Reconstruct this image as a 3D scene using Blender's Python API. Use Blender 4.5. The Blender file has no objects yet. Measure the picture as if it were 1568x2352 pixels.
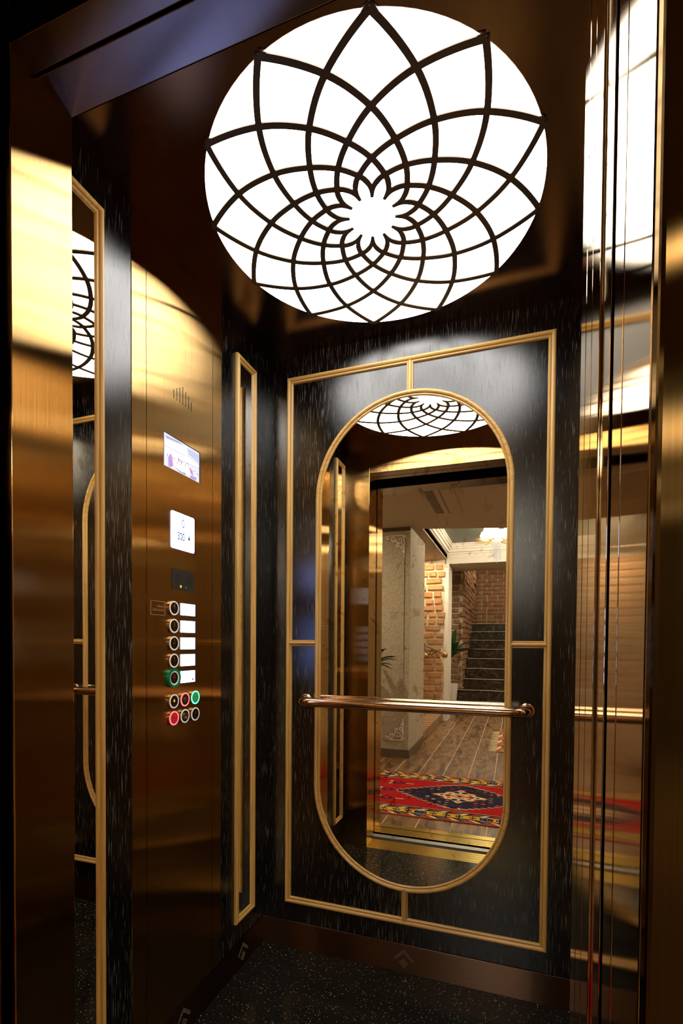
import bpy, bmesh, math, random
from mathutils import Vector, Matrix
random.seed(7)
S = bpy.context.scene
COL = S.collection
PI = math.pi
# ---------------------------------------------------------------- camera
F_PX, CX, CY = 1127.98, 787.84, 1501.5
YAW, PIT, ROL = [math.radians(a) for a in (19.0753, -1.1964, 0.4265)]
CAM = Vector((0.8919, -1.6632, 1.1415))
fw = Vector((-math.sin(YAW), math.cos(YAW), 0)); rt = Vector((math.cos(YAW), math.sin(YAW), 0)); up = Vector((0, 0, 1))
fw2 = fw*math.cos(PIT)+up*math.sin(PIT); up2 = up*math.cos(PIT)-fw*math.sin(PIT)
rt3 = rt*math.cos(ROL)+up2*math.sin(ROL); up3 = up2*math.cos(ROL)-rt*math.sin(ROL)
cd = bpy.data.cameras.new('camera'); cam = bpy.data.objects.new('camera', cd); COL.objects.link(cam)
cd.sensor_fit = 'VERTICAL'; cd.sensor_height = 36; cd.sensor_width = 24
cd.lens = F_PX/2352*36
cd.shift_x = (784-CX)/2352; cd.shift_y = (CY-1176)/2352
cd.clip_start = 0.02; cd.clip_end = 60
cam.matrix_world = Matrix(((rt3.x, up3.x, -fw2.x, CAM.x), (rt3.y, up3.y, -fw2.y, CAM.y), (rt3.z, up3.z, -fw2.z, CAM.z), (0, 0, 0, 1)))
S.camera = cam
# ---------------------------------------------------------------- world, exposure, light levels
w = bpy.data.worlds.new('world'); S.world = w; w.use_nodes = True
w.node_tree.nodes['Background'].inputs[0].default_value = (0.9, 0.8, 0.7, 1)
w.node_tree.nodes['Background'].inputs[1].default_value = 0.02
vs = S.view_settings
vs.view_transform = 'Standard'; vs.look = 'None'; vs.exposure = 0.0; vs.gamma = 1.0; vs.use_curve_mapping = False
LAMP = 9.6        # lift ceiling diffuser
SCREEN = 11.0      # backlit labels on the control panel
CHAND = 60.0      # lobby chandelier and its added unseen copy
DOWN = 1050.0       # lobby downlights, all but the pier's added for light
H = 2.2; W = 1.099; DEPTH = 0.972

# ---------------------------------------------------------------- materials
def newmat(name):
    m = bpy.data.materials.new(name); m.use_nodes = True
    nt = m.node_tree; b = nt.nodes['Principled BSDF']
    return m, nt, b
def N(nt, t, **kw):
    n = nt.nodes.new(t)
    for k, v in kw.items(): setattr(n, k, v)
    return n
def ramp(nt, src, stops, interp='LINEAR'):
    r = N(nt, 'ShaderNodeValToRGB'); r.color_ramp.interpolation = interp
    e = r.color_ramp.elements
    while len(e) < len(stops): e.new(0.5)
    for i, (p, c) in enumerate(stops):
        e[i].position = p; e[i].color = (c, c, c, 1) if not isinstance(c, tuple) else (*c, 1)
    nt.links.new(src, r.inputs[0]); return r.outputs[0]
def noise(nt, scale=(1, 1, 1), sc=1.0, detail=3, rough=0.5, dist=0.0):
    g = N(nt, 'ShaderNodeNewGeometry'); mp = N(nt, 'ShaderNodeMapping'); mp.inputs['Scale'].default_value = scale
    nt.links.new(g.outputs['Position'], mp.inputs[0])
    n = N(nt, 'ShaderNodeTexNoise'); n.inputs['Scale'].default_value = sc; n.inputs['Detail'].default_value = detail
    n.inputs['Roughness'].default_value = rough; n.inputs['Distortion'].default_value = dist
    nt.links.new(mp.outputs[0], n.inputs[0]); return n.outputs[0]
def mixc(nt, fac, a, b):
    m = N(nt, 'ShaderNodeMix', data_type='RGBA')
    for sock, v in ((m.inputs[0], fac), (m.inputs[6], a), (m.inputs[7], b)):
        if isinstance(v, (int, float)): sock.default_value = v
        elif isinstance(v, tuple): sock.default_value = (*v, 1)
        else: nt.links.new(v, sock)
    return m.outputs[2]
def bump(nt, b, src, strength=0.3, dist=0.002):
    bp = N(nt, 'ShaderNodeBump'); bp.inputs['Strength'].default_value = strength; bp.inputs['Distance'].default_value = dist
    nt.links.new(src, bp.inputs['Height']); nt.links.new(bp.outputs[0], b.inputs['Normal'])
def plain(name, col, rough=0.5, metal=0.0, spec=0.5, coat=0.0):
    m, nt, b = newmat(name)
    b.inputs['Base Color'].default_value = (*col, 1); b.inputs['Roughness'].default_value = rough
    b.inputs['Metallic'].default_value = metal; b.inputs['Specular IOR Level'].default_value = spec
    b.inputs['Coat Weight'].default_value = coat
    return m
def emit(name, col, st, base=(0.03, 0.03, 0.03)):
    m, nt, b = newmat(name)
    b.inputs['Base Color'].default_value = (*base, 1)
    b.inputs['Emission Color'].default_value = (*col, 1); b.inputs['Emission Strength'].default_value = st
    b.inputs['Roughness'].default_value = 0.4
    return m
def brushed(name, col, across, along, tang='H', var=0.12, edge=(0.92, 0.82, 0.66)):
    """brushed metal: microfacet slope spread `across` the grain and `along` it; tang gives the direction
    across the grain: 'H' = horizontal on upright faces, or a fixed world axis"""
    m = bpy.data.materials.new(name); m.use_nodes = True; nt = m.node_tree; nt.nodes.clear()
    out = N(nt, 'ShaderNodeOutputMaterial'); g = N(nt, 'ShaderNodeBsdfAnisotropic'); g.distribution = 'BECKMANN'
    r = math.sqrt(across*along); a = -(1-math.sqrt(along/across))
    g.inputs['Roughness'].default_value = math.sqrt(r); g.inputs['Anisotropy'].default_value = a
    ge = N(nt, 'ShaderNodeNewGeometry')
    if tang == 'H':
        c = N(nt, 'ShaderNodeVectorMath', operation='CROSS_PRODUCT'); c.inputs[0].default_value = (0, 0, 1)
        nt.links.new(ge.outputs['True Normal'], c.inputs[1]); nt.links.new(c.outputs[0], g.inputs['Tangent']); sc = (900, 900, 3)
    else:
        v = N(nt, 'ShaderNodeCombineXYZ'); k = 'XYZ'.index(tang); v.inputs[k].default_value = 1.0
        nt.links.new(v.outputs[0], g.inputs['Tangent']); sc = {'X': (900, 3, 3), 'Y': (3, 900, 3), 'Z': (3, 3, 900)}[tang]
    base = ramp(nt, noise(nt, sc, 1.0, 2), [(0.3, tuple(c*(1-var) for c in col)), (0.7, tuple(c*(1+var) for c in col))])
    lw = N(nt, 'ShaderNodeLayerWeight'); lw.inputs[0].default_value = 0.5
    pw = N(nt, 'ShaderNodeMath', operation='POWER'); pw.inputs[1].default_value = 4.0; nt.links.new(lw.outputs['Facing'], pw.inputs[0])
    nt.links.new(mixc(nt, pw.outputs[0], base, edge), g.inputs['Color'])
    nt.links.new(g.outputs[0], out.inputs[0]); return m
GOLD = (0.51, 0.318, 0.122)
M = {}
M['gold_v'] = brushed('brushed bronze vertical grain', GOLD, 0.20, 0.008, edge=(0.66, 0.48, 0.28))
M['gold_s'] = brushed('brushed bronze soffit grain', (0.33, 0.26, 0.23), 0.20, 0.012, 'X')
M['gold_d'] = brushed('polished bronze door edge', (0.40, 0.28, 0.16), 0.022, 0.004, 'H', 0.08)
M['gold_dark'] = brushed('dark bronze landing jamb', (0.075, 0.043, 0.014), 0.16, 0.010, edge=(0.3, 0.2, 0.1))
M['ceil'] = brushed('dark bronze ceiling sheet', (0.22, 0.14, 0.115), 0.07, 0.03, 'X', 0.1)
M['skirt'] = brushed('dark bronze skirting', (0.17, 0.10, 0.068), 0.45, 0.05, 'Z')
M['sill'] = brushed('brass sill', (0.80, 0.61, 0.16), 0.30, 0.06, 'Y')
M['gold_p'] = plain('polished rose bronze', (0.62, 0.40, 0.24), 0.14, 1.0)
M['gold_btn'] = plain('button bronze', (0.50, 0.33, 0.20), 0.22, 1.0)
M['steel'] = plain('grey steel channel', (0.42, 0.43, 0.42), 0.45, 0.6)
M['black'] = plain('matt black', (0.006, 0.006, 0.006), 0.6)
M['dark'] = plain('dark shaft metal', (0.012, 0.009, 0.007), 0.5, 0.5)
M['lattice'] = plain('lattice sheet', (0.10, 0.08, 0.06), 0.35, 0.6)
M['diff'] = emit('lit acrylic diffuser', (1.0, 0.97, 0.93), LAMP, (0.8, 0.8, 0.8))

def lacquer(m, nt, col, rough, ior, damp=None, height=None):
    out = nt.nodes['Material Output']; nt.nodes.remove(nt.nodes['Principled BSDF'])
    d = N(nt, 'ShaderNodeBsdfDiffuse'); g = N(nt, 'ShaderNodeBsdfAnisotropic'); g.distribution = 'BECKMANN'
    g.inputs['Roughness'].default_value = rough
    nt.links.new(col, d.inputs[0])
    fr = N(nt, 'ShaderNodeFresnel'); fr.inputs[0].default_value = ior; f = fr.outputs[0]
    if damp:
        mu = N(nt, 'ShaderNodeMath', operation='MULTIPLY'); nt.links.new(f, mu.inputs[0]); nt.links.new(damp, mu.inputs[1]); f = mu.outputs[0]
    if height:
        bp = N(nt, 'ShaderNodeBump'); bp.inputs['Strength'].default_value = 0.10; bp.inputs['Distance'].default_value = 0.001
        nt.links.new(height, bp.inputs['Height']); nt.links.new(bp.outputs[0], g.inputs['Normal'])
    mx = N(nt, 'ShaderNodeMixShader'); nt.links.new(f, mx.inputs[0]); nt.links.new(d.outputs[0], mx.inputs[1]); nt.links.new(g.outputs[0], mx.inputs[2])
    nt.links.new(mx.outputs[0], out.inputs[0]); return m
def wood_black():
    m, nt, b = newmat('black oak with limed grain')
    n1 = noise(nt, (480, 480, 13), 1.0, 2.0, 0.5)
    n2 = noise(nt, (3, 3, 1.2), 1.0, 2)
    add = N(nt, 'ShaderNodeMath', operation='MULTIPLY_ADD'); add.inputs[1].default_value = 0.22; nt.links.new(n2, add.inputs[0]); nt.links.new(n1, add.inputs[2])
    g = ramp(nt, add.outputs[0], [(0.728, 0.0), (0.80, 1.0)])
    col = mixc(nt, g, (0.0025, 0.0025, 0.003), (0.165, 0.155, 0.135))
    return lacquer(m, nt, col, 0.27, 1.9, ramp(nt, g, [(0, 1.0), (1, 0.15)]), n1)
M['wood'] = wood_black()
def oak(name, horiz=False):
    m, nt, b = newmat(name)
    n = noise(nt, (130, 130, 5) if not horiz else (5, 130, 130), 1.0, 3, 0.6, 0.4)
    c = ramp(nt, n, [(0.3, (0.50, 0.27, 0.065)), (0.55, (0.68, 0.41, 0.115)), (0.8, (0.76, 0.50, 0.18))])
    nt.links.new(c, b.inputs['Base Color']); b.inputs['Roughness'].default_value = 0.38
    b.inputs['Coat Weight'].default_value = 0.25; b.inputs['Coat Roughness'].default_value = 0.25
    return m
M['oak'] = oak('oiled oak moulding'); M['oak_h'] = oak('oiled oak moulding cross', True)
def mirror_mat():
    m, nt, b = newmat('antique mirror')
    sp = ramp(nt, noise(nt, (38, 38, 26), 1.0, 3, 0.6, 0.6), [(0.57, 0.0), (0.66, 0.8)])
    big = ramp(nt, noise(nt, (9, 9, 6), 1.0, 2), [(0.35, 0.0), (0.65, 1.0)])
    mu = N(nt, 'ShaderNodeMath', operation='MULTIPLY'); nt.links.new(sp, mu.inputs[0]); nt.links.new(big, mu.inputs[1])
    c = mixc(nt, mu.outputs[0], (0.93, 0.87, 0.76), (0.42, 0.26, 0.07))
    nt.links.new(c, b.inputs['Base Color']); b.inputs['Metallic'].default_value = 1.0
    b.inputs['Roughness'].default_value = 0.0
    return m
M['mirror'] = mirror_mat()
def granite():
    m, nt, b = newmat('black speckled granite')
    v = N(nt, 'ShaderNodeTexVoronoi'); v.inputs['Scale'].default_value = 210
    g = N(nt, 'ShaderNodeNewGeometry'); nt.links.new(g.outputs['Position'], v.inputs['Vector'])
    dot = ramp(nt, v.outputs['Distance'], [(0.16, 1.0), (0.30, 0.0)])
    sepc = N(nt, 'ShaderNodeSeparateColor'); nt.links.new(v.outputs['Color'], sepc.inputs[0])
    pick = ramp(nt, sepc.outputs[0], [(0.78, 0.0), (0.97, 1.0)])
    mu = N(nt, 'ShaderNodeMath', operation='MULTIPLY'); nt.links.new(dot, mu.inputs[0]); nt.links.new(pick, mu.inputs[1])
    n = noise(nt, (420, 420, 420), 1.0, 3, 0.7)
    base = ramp(nt, n, [(0.4, (0.004, 0.004, 0.0035)), (0.75, (0.030, 0.027, 0.021))])
    c = mixc(nt, mu.outputs[0], base, (0.85, 0.75, 0.55)); return lacquer(m, nt, c, 0.16, 1.42)
M['granite'] = granite()
# lobby materials
def stucco():
    m, nt, b = newmat('stippled plaster')
    n = noise(nt, (70, 70, 70), 1.0, 4, 0.7)
    c = ramp(nt, n, [(0.35, (0.36, 0.31, 0.22)), (0.65, (0.60, 0.53, 0.40))]); nt.links.new(c, b.inputs['Base Color'])
    b.inputs['Roughness'].default_value = 0.85; bump(nt, b, n, 0.6, 0.01); return m
M['stucco'] = stucco()
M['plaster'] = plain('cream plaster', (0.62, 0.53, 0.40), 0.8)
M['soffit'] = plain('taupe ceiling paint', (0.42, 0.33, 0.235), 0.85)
M['white'] = plain('white moulding', (0.80, 0.75, 0.65), 0.6)
M['green'] = plain('dark green ceiling', (0.030, 0.040, 0.022), 0.4)
M['mortar'] = plain('lime mortar', (0.66, 0.55, 0.40), 0.9)
def brickmat(name, a, b2, c2):
    m, nt, b = newmat(name)
    oi = N(nt, 'ShaderNodeObjectInfo')
    r = ramp(nt, oi.outputs['Random'], [(0.0, a), (0.5, b2), (1.0, c2)])
    n = noise(nt, (45, 45, 45), 1.0, 4, 0.65)
    f = ramp(nt, n, [(0.35, 0.0), (0.7, 0.7)])
    c = mixc(nt, f, r, tuple(x*0.55 for x in b2)); nt.links.new(c, b.inputs['Base Color'])
    b.inputs['Roughness'].default_value = 0.85; bump(nt, b, n, 0.8, 0.008); return m
M['brick'] = brickmat('orange old brick', (0.52, 0.24, 0.09), (0.60, 0.30, 0.11), (0.45, 0.27, 0.14))
M['brick2'] = brickmat('brown old brick', (0.36, 0.18, 0.09), (0.43, 0.24, 0.13), (0.30, 0.18, 0.11))
def brickfar():
    m, nt, b = newmat('far brick')
    n = noise(nt, (6, 6, 14), 1.0, 2); n2 = noise(nt, (50, 50, 50), 1.0, 3)
    c = ramp(nt, n, [(0.3, (0.27, 0.13, 0.07)), (0.5, (0.40, 0.21, 0.11)), (0.7, (0.33, 0.20, 0.12))])
    nt.links.new(c, b.inputs['Base Color']); b.inputs['Roughness'].default_value = 0.85; bump(nt, b, n2, 0.6, 0.01); return m
M['brickfar'] = brickfar()
def tile():
    m, nt, b = newmat('wood look floor tile')
    oi = N(nt, 'ShaderNodeObjectInfo')
    g = N(nt, 'ShaderNodeNewGeometry'); off = N(nt, 'ShaderNodeVectorMath', operation='MULTIPLY_ADD')
    mp = N(nt, 'ShaderNodeMapping'); mp.inputs['Scale'].default_value = (14, 2.6, 1); nt.links.new(g.outputs['Position'], mp.inputs[0])
    sc = N(nt, 'ShaderNodeVectorMath', operation='SCALE'); sc.inputs[3].default_value = 40
    cx = N(nt, 'ShaderNodeCombineXYZ'); nt.links.new(oi.outputs['Random'], cx.inputs[0]); nt.links.new(oi.outputs['Random'], cx.inputs[2]); nt.links.new(cx.outputs[0], sc.inputs[0])
    ad = N(nt, 'ShaderNodeVectorMath', operation='ADD'); nt.links.new(mp.outputs[0], ad.inputs[0]); nt.links.new(sc.outputs[0], ad.inputs[1])
    n = N(nt, 'ShaderNodeTexNoise'); n.inputs['Scale'].default_value = 1.0; n.inputs['Detail'].default_value = 6; n.inputs['Distortion'].default_value = 1.2
    nt.links.new(ad.outputs[0], n.inputs[0])
    c = ramp(nt, n.outputs[0], [(0.32, (0.045, 0.024, 0.012)), (0.47, (0.17, 0.085, 0.034)), (0.60, (0.29, 0.155, 0.06)), (0.75, (0.10, 0.062, 0.036))])
    nt.links.new(c, b.inputs['Base Color']); b.inputs['Roughness'].default_value = 0.35; return m
M['tile'] = tile(); M['grout'] = plain('pale grout', (0.75, 0.66, 0.50), 0.9)
def marble():
    m, nt, b = newmat('dark brown marble')
    n = noise(nt, (9, 9, 9), 1.0, 8, 0.65, 1.5)
    c = ramp(nt, n, [(0.40, (0.022, 0.015, 0.010)), (0.56, (0.055, 0.038, 0.024)), (0.62, (0.16, 0.115, 0.07)), (0.66, (0.04, 0.028, 0.018))])
    nt.links.new(c, b.inputs['Base Color']); b.inputs['Roughness'].default_value = 0.25; return m
M['marble'] = marble()
M['nose'] = plain('polished nosing', (0.80, 0.75, 0.68), 0.35)
M['leaf'] = plain('dark green leaf', (0.025, 0.075, 0.022), 0.4)
M['pot'] = plain('white pot', (0.75, 0.70, 0.60), 0.5)
M['brass'] = plain('antique brass', (0.55, 0.38, 0.15), 0.3, 1.0)
M['twig'] = plain('dark wire', (0.10, 0.065, 0.04), 0.6)
M['chand'] = emit('glowing opal glass', (1.0, 0.93, 0.80), CHAND)
M['crystal'] = emit('glowing crystal', (1.0, 0.92, 0.80), 0.7)
M['downl'] = emit('downlight lens', (1.0, 0.88, 0.68), DOWN)
M['fringe'] = plain('wool fringe', (0.70, 0.58, 0.38), 0.95)
# panel materials
M['scr'] = emit('backlit label', (0.29, 0.41, 1.0), SCREEN)
M['scr_txt'] = emit('printed letters on backlit label', (0.62, 0.70, 0.78), 0.05)
M['scr_txt2'] = emit('darker print on backlit label', (0.45, 0.50, 0.78), 0.05)
M['plate'] = plain('graphite plate', (0.055, 0.053, 0.05), 0.45, 0.6)
M['yellow'] = emit('yellow bell', (1.0, 0.85, 0.02), 0.55, (0.7, 0.6, 0.02))
M['greenled'] = emit('green pictogram', (0.0, 0.4, 0.15), 0.25, (0.02, 0.2, 0.1))
M['ring_w'] = emit('white button ring', (0.9, 0.87, 0.80), 0.28, (0.75, 0.73, 0.68))
M['ring_r'] = emit('red lit ring', (1.0, 0.10, 0.11), 2.6, (0.8, 0.2, 0.2))
M['ring_g'] = emit('green lit ring', (0.10, 1.0, 0.45), 2.6, (0.2, 0.8, 0.4))
M['collar_g'] = plain('green anodised collar', (0.0, 0.32, 0.16), 0.22, 0.35, 0.6)
M['face_r'] = emit('red lit face', (0.8, 0.0, 0.02), 0.35, (0.3, 0.02, 0.02))
M['face_g'] = emit('green lit face', (0.0, 0.35, 0.1), 0.45, (0.02, 0.2, 0.08))
M['face'] = plain('button face', (0.13, 0.085, 0.06), 0.25, 1.0)
M['glyph'] = plain('raised polished glyph', (0.95, 0.78, 0.50), 0.2, 1.0)
M['engrave'] = plain('engraved line', (0.75, 0.55, 0.33), 0.4, 0.8)
M['hole'] = plain('perforation', (0.50, 0.43, 0.33), 0.5, 0.3)

# ---------------------------------------------------------------- helpers
def obj(name, bm, mat, parent=None, smooth=False):
    me = bpy.data.meshes.new(name); bmesh.ops.recalc_face_normals(bm, faces=bm.faces); bm.to_mesh(me); bm.free()
    me.materials.append(mat)
    if smooth:
        for p in me.polygons: p.use_smooth = True
    o = bpy.data.objects.new(name, me); COL.objects.link(o)
    if parent: o.parent = parent
    return o
def tag(o, label, cat, group=None):
    o['label'] = label; o['category'] = cat
    if group: o['group'] = group
    return o
def struct(o): o['kind'] = 'structure'; return o
def stuff(o): o['kind'] = 'stuff'; return o
def thing(name, label, cat, loc=(0, 0, 0), group=None):
    o = bpy.data.objects.new(name, None); COL.objects.link(o); o.location = loc; o.empty_display_size = 0.05
    return tag(o, label, cat, group)
def part(name, bm, mat, root, smooth=False):
    """mesh given in world space, parented to root which sits at root.location"""
    bmesh.ops.translate(bm, verts=bm.verts, vec=-wl(root)); return obj(name, bm, mat, root, smooth)
def wl(o):
    v = Vector((0, 0, 0))
    while o: v += o.location; o = o.parent
    return v
def box(bm, x0, x1, y0, y1, z0, z1, bev=0.0):
    r = bmesh.ops.create_cube(bm, size=1.0)
    sx, sy, sz = abs(x1-x0), abs(y1-y0), abs(z1-z0)
    for v in r['verts']:
        v.co = Vector(((x0+x1)/2+v.co.x*sx, (y0+y1)/2+v.co.y*sy, (z0+z1)/2+v.co.z*sz))
    if bev:
        es = list({e for v in r['verts'] for e in v.link_edges})
        bmesh.ops.bevel(bm, geom=es, offset=bev, segments=2, affect='EDGES', profile=0.5)
    return bm
def bx(*a, **k): return box(bmesh.new(), *a, **k)
def prism(bm, pts, axis_fn, h0, h1):
    """polygon pts (u,v) extruded from h0 to h1 through axis_fn(u,v,h)"""
    a = [bm.verts.new(axis_fn(u, v, h0)) for u, v in pts]; b = [bm.verts.new(axis_fn(u, v, h1)) for u, v in pts]
    n = len(pts); bm.faces.new(a[::-1]); bm.faces.new(b)
    for i in range(n): bm.faces.new((a[i], a[(i+1) % n], b[(i+1) % n], b[i]))
    return bm
def tube(bm, pts, r, seg=12, caps=True):
    pts = [Vector(p) for p in pts]; rings = []
    rs = r if isinstance(r, (list, tuple)) else [r]*len(pts)
    nrm = None
    for i, p in enumerate(pts):
        t = (pts[min(i+1, len(pts)-1)]-pts[max(i-1, 0)]).normalized()
        if nrm is None: nrm = t.orthogonal().normalized()
        else: nrm = (nrm-t*nrm.dot(t)).normalized()
        bn = t.cross(nrm)
        rings.append([bm.verts.new(p+(nrm*math.cos(2*PI*k/seg)+bn*math.sin(2*PI*k/seg))*rs[i]) for k in range(seg)])
    for a, b in zip(rings, rings[1:]):
        for k in range(seg): bm.faces.new((a[k], a[(k+1) % seg], b[(k+1) % seg], b[k]))
    if caps: bm.faces.new(rings[0][::-1]); bm.faces.new(rings[-1])
    return bm
def disc(r, n=32, c=(0, 0)): return [(c[0]+r*math.cos(2*PI*i/n), c[1]+r*math.sin(2*PI*i/n)) for i in range(n)]
def ringprism(bm, r0, r1, c, fn, h0, h1, n=40):
    o = disc(r1, n, c); i = disc(r0, n, c)
    V = lambda P, h: [bm.verts.new(fn(u, v, h)) for u, v in P]
    o0, o1, i0, i1 = V(o, h0), V(o, h1), V(i, h0), V(i, h1)
    for k in range(n):
        j = (k+1) % n
        bm.faces.new((o1[k], o1[j], i1[j], i1[k])); bm.faces.new((o0[k], o0[j], o1[j], o1[k]))
        bm.faces.new((i0[k], i0[j], i1[j], i1[k])); bm.faces.new((o0[k], o0[j], i0[j], i0[k]))
    return bm
def rrect(u0, u1, v0, v1, r, n=5):
    P = []
    for cx, cy, a in ((u1-r, v1-r, 0), (u0+r, v1-r, 90), (u0+r, v0+r, 180), (u1-r, v0+r, 270)):
        for k in range(n+1):
            t = math.radians(a+90*k/n); P.append((cx+r*math.cos(t), cy+r*math.sin(t)))
    return P
# wall frames: (u, v, h) -> world; u along the wall, v up, h out into the car
back = lambda u, v, h: Vector((u, -h, v))
left = lambda u, v, h: Vector((h, -u, v))         # u = distance from the back wall
right = lambda u, v, h: Vector((W-h, -u, v))
PROF = [(0, 0), (0, .006), (.0015, .0100), (.0045, .0125), (.0085, .0128), (.0120, .0108), (.0138, .0072), (.0146, .0050), (.0156, .0074), (.0190, .0078), (.0212, .0055), (.0225, 0)]
PROF_C = [(-.0112, 0), (-.0112, .0045), (-.0098, .0068), (-.0066, .0064), (-.0060, .0046), (-.0050, .0085), (-.0025, .0120), (.0, .0128), (.0025, .0120), (.0050, .0085), (.0060, .0046), (.0066, .0064), (.0098, .0068), (.0112, .0045), (.0112, 0)]
def strip(bm, fn, A, B, inw, profile, mitreA=1.0, mitreB=1.0):
    """moulding from A to B (2d), profile offset towards inw (2d unit), mitred ends"""
    A = Vector(A); B = Vector(B); d = (B-A).normalized(); inw = Vector(inw)
    ra = [bm.verts.new(fn(*(A+inw*a+d*a*mitreA), h)) for a, h in profile]
    rb = [bm.verts.new(fn(*(B+inw*a-d*a*mitreB), h)) for a, h in profile]
    for k in range(len(profile)-1): bm.faces.new((ra[k], ra[k+1], rb[k+1], rb[k]))
    bm.faces.new((ra[-1], ra[0], rb[0], rb[-1])); bm.faces.new(ra); bm.faces.new(rb[::-1])
    return bm
def rect_frame(root, fn, u0, u1, v0, v1, name='moulding', profile=PROF):
    for A, B, inw, m in (((u0, v0), (u0, v1), (1, 0), 'oak'), ((u1, v1), (u1, v0), (-1, 0), 'oak'), ((u0, v1), (u1, v1), (0, -1), 'oak_h'), ((u1, v0), (u0, v0), (0, 1), 'oak_h')):
        part(name, strip(bmesh.new(), fn, A, B, inw, profile), M[m], root)
def sweep(bm, fn, path, inws, profile):
    rings = [[bm.verts.new(fn(p[0]+w_[0]*a, p[1]+w_[1]*a, h)) for a, h in profile] for p, w_ in zip(path, inws)]
    for r0, r1 in zip(rings, rings[1:]):
        for k in range(len(profile)-1): bm.faces.new((r0[k], r0[k+1], r1[k+1], r1[k]))
        bm.faces.new((r0[-1], r0[0], r1[0], r1[-1]))
    bm.faces.new(rings[0]); bm.faces.new(rings[-1][::-1])
    return bm
def text(name, body, size, mat, fn, u, v, h, parent, align='CENTER', sx=1.0, flip=1, ext=0.0, bold=0.0):
    """flat lettering on a wall frame; flip=-1 when u runs right to left for the reader"""
    c = bpy.data.curves.new(name, 'FONT'); c.body = body; c.size = size; c.align_x = align; c.align_y = 'CENTER'; c.extrude = ext; c.offset = bold
    t = bpy.data.objects.new(name, c); COL.objects.link(t)
    bpy.context.view_layer.update()
    me = bpy.data.meshes.new_from_object(t.evaluated_get(bpy.context.evaluated_depsgraph_get()))
    bpy.data.objects.remove(t); bpy.data.curves.remove(c)
    off = wl(parent) if parent else Vector((0, 0, 0))
    for vt in me.vertices:
        x, y, z = vt.co; vt.co = fn(u+flip*x*sx, v+y, h+z)-off
    me.materials.clear(); me.materials.append(mat)
    o = bpy.data.objects.new(name, me); COL.objects.link(o)
    if parent: o.parent = parent
    return o

# ================================================================ the lift car: shell
struct(obj('floor', bx(0, W, -DEPTH, 0, -0.04, 0), M['granite']))
struct(obj('ceiling', bx(-0.03, W+0.03, -DEPTH-0.01, 0.03, H, H+0.04), M['ceil']))
struct(obj('wall_back', bx(-0.03, W+0.03, 0, 0.03, 0, H), M['wood']))
struct(obj('wall_left', bx(-0.03, 0, -DEPTH, 0, 0, H), M['wood']))
struct(obj('wall_right', bx(W, W+0.03, -DEPTH, 0, 0, H), M['wood']))
BB = 0.099; bbt = 0.004
bb = struct(obj('baseboard_back', bx(0, W, -bbt, 0, 0, BB, bev=0.0008), M['skirt']))
bl = struct(obj('baseboard_left', bx(0, bbt, -DEPTH, -bbt, 0, BB, bev=0.0008), M['skirt']))
br = struct(obj('baseboard_right', bx(W-bbt, W, -DEPTH, -bbt, 0, BB, bev=0.0008), M['skirt']))
def vent(fn, cu, cv, s, parent, flip=1):
    """diamond of perforated rows: a chevron of three dotted lines over a dotted square"""
    bm = bmesh.new()
    def dot(a, b):
        u = cu+flip*(a-b)*0.7071*s; v = cv+(a+b)*0.7071*s; r = 0.00085
        prism(bm, [(u-r, v), (u, v-r), (u+r, v), (u, v+r)], fn, bbt-0.0002, bbt+0.0004)
    K = 13
    for line in range(3):
        o = 0.5-line*0.075
        for i in range(K):
            t = -0.5+i/(K-1)*(0.5+o)
            dot(t, o)
            if i < K-1: dot(o, t)
    for i in range(9):
        for j in range(6): dot(-0.47+i*0.062, -0.47+j*0.098)
    return stuff(obj('vent_perforation', bm, M['hole'], parent))
for fn, par, us in ((back, bb, (0.548,)), (left, bl, (0.155, 0.487, 0.82)), (right, br, (0.155, 0.487, 0.82))):
    for u in us: vent(fn, u, 0.049, 0.046, par)

# front of the car: jambs, header, door leaves, sills
ZB = 2.082
struct(obj('trim_1', bx(-0.03, 0.130, -1.088, -DEPTH, 0, H, bev=0.0015), M['gold_v']))       # left return
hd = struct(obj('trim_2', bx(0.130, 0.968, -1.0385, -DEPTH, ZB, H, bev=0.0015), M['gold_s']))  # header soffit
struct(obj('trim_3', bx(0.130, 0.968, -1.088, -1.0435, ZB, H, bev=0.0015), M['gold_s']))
struct(obj('trim_4', bx(0.10, 1.0, -1.086, -DEPTH-0.004, ZB+0.012, H-0.002), M['dark']))
struct(obj('trim_5', bx(0.968, W+0.03, -1.0145, -DEPTH+0.004, 0, H, bev=0.002), M['gold_d']))  # right return
for i, (y0, y1, x) in enumerate(((-1.0625, -1.0175, .968), (-1.115, -1.0655, .968), (-1.162, -1.118, .9705), (-1.2185, -1.180, .9705), (-1.290, -1.2215, .9705))):
    struct(obj('door_%d' % (i+1), bx(x, W+0.12, y0, y1, 0.006, 2.16, bev=0.0009), M['gold_d']))
struct(obj('trim_6', bx(-0.02, 0.120, -1.150, -1.104, 0, 2.16, bev=0.002), M['gold_v']))
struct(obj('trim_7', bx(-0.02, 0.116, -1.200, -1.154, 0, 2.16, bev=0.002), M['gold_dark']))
struct(obj('trim_8', bx(-0.06, 0.105, -1.360, -1.205, 0, 2.075, bev=0.002), M['gold_v']))     # landing jamb left
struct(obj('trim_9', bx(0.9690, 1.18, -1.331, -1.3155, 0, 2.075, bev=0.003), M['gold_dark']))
struct(obj('trim_21', bx(0.9690, 1.18, -1.3145, -1.2935, 0, 2.075, bev=0.002), M['gold_d']))
struct(obj('trim_22', bx(0.131, 0.967, -DEPTH, -DEPTH+0.0015, ZB+0.001, H), M['gold_v']))   # landing jamb right
struct(obj('trim_10', bx(-0.06, 1.18, -1.360, -1.230, 2.075, 2.28, bev=0.002), M['gold_s']))  # landing header
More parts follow.
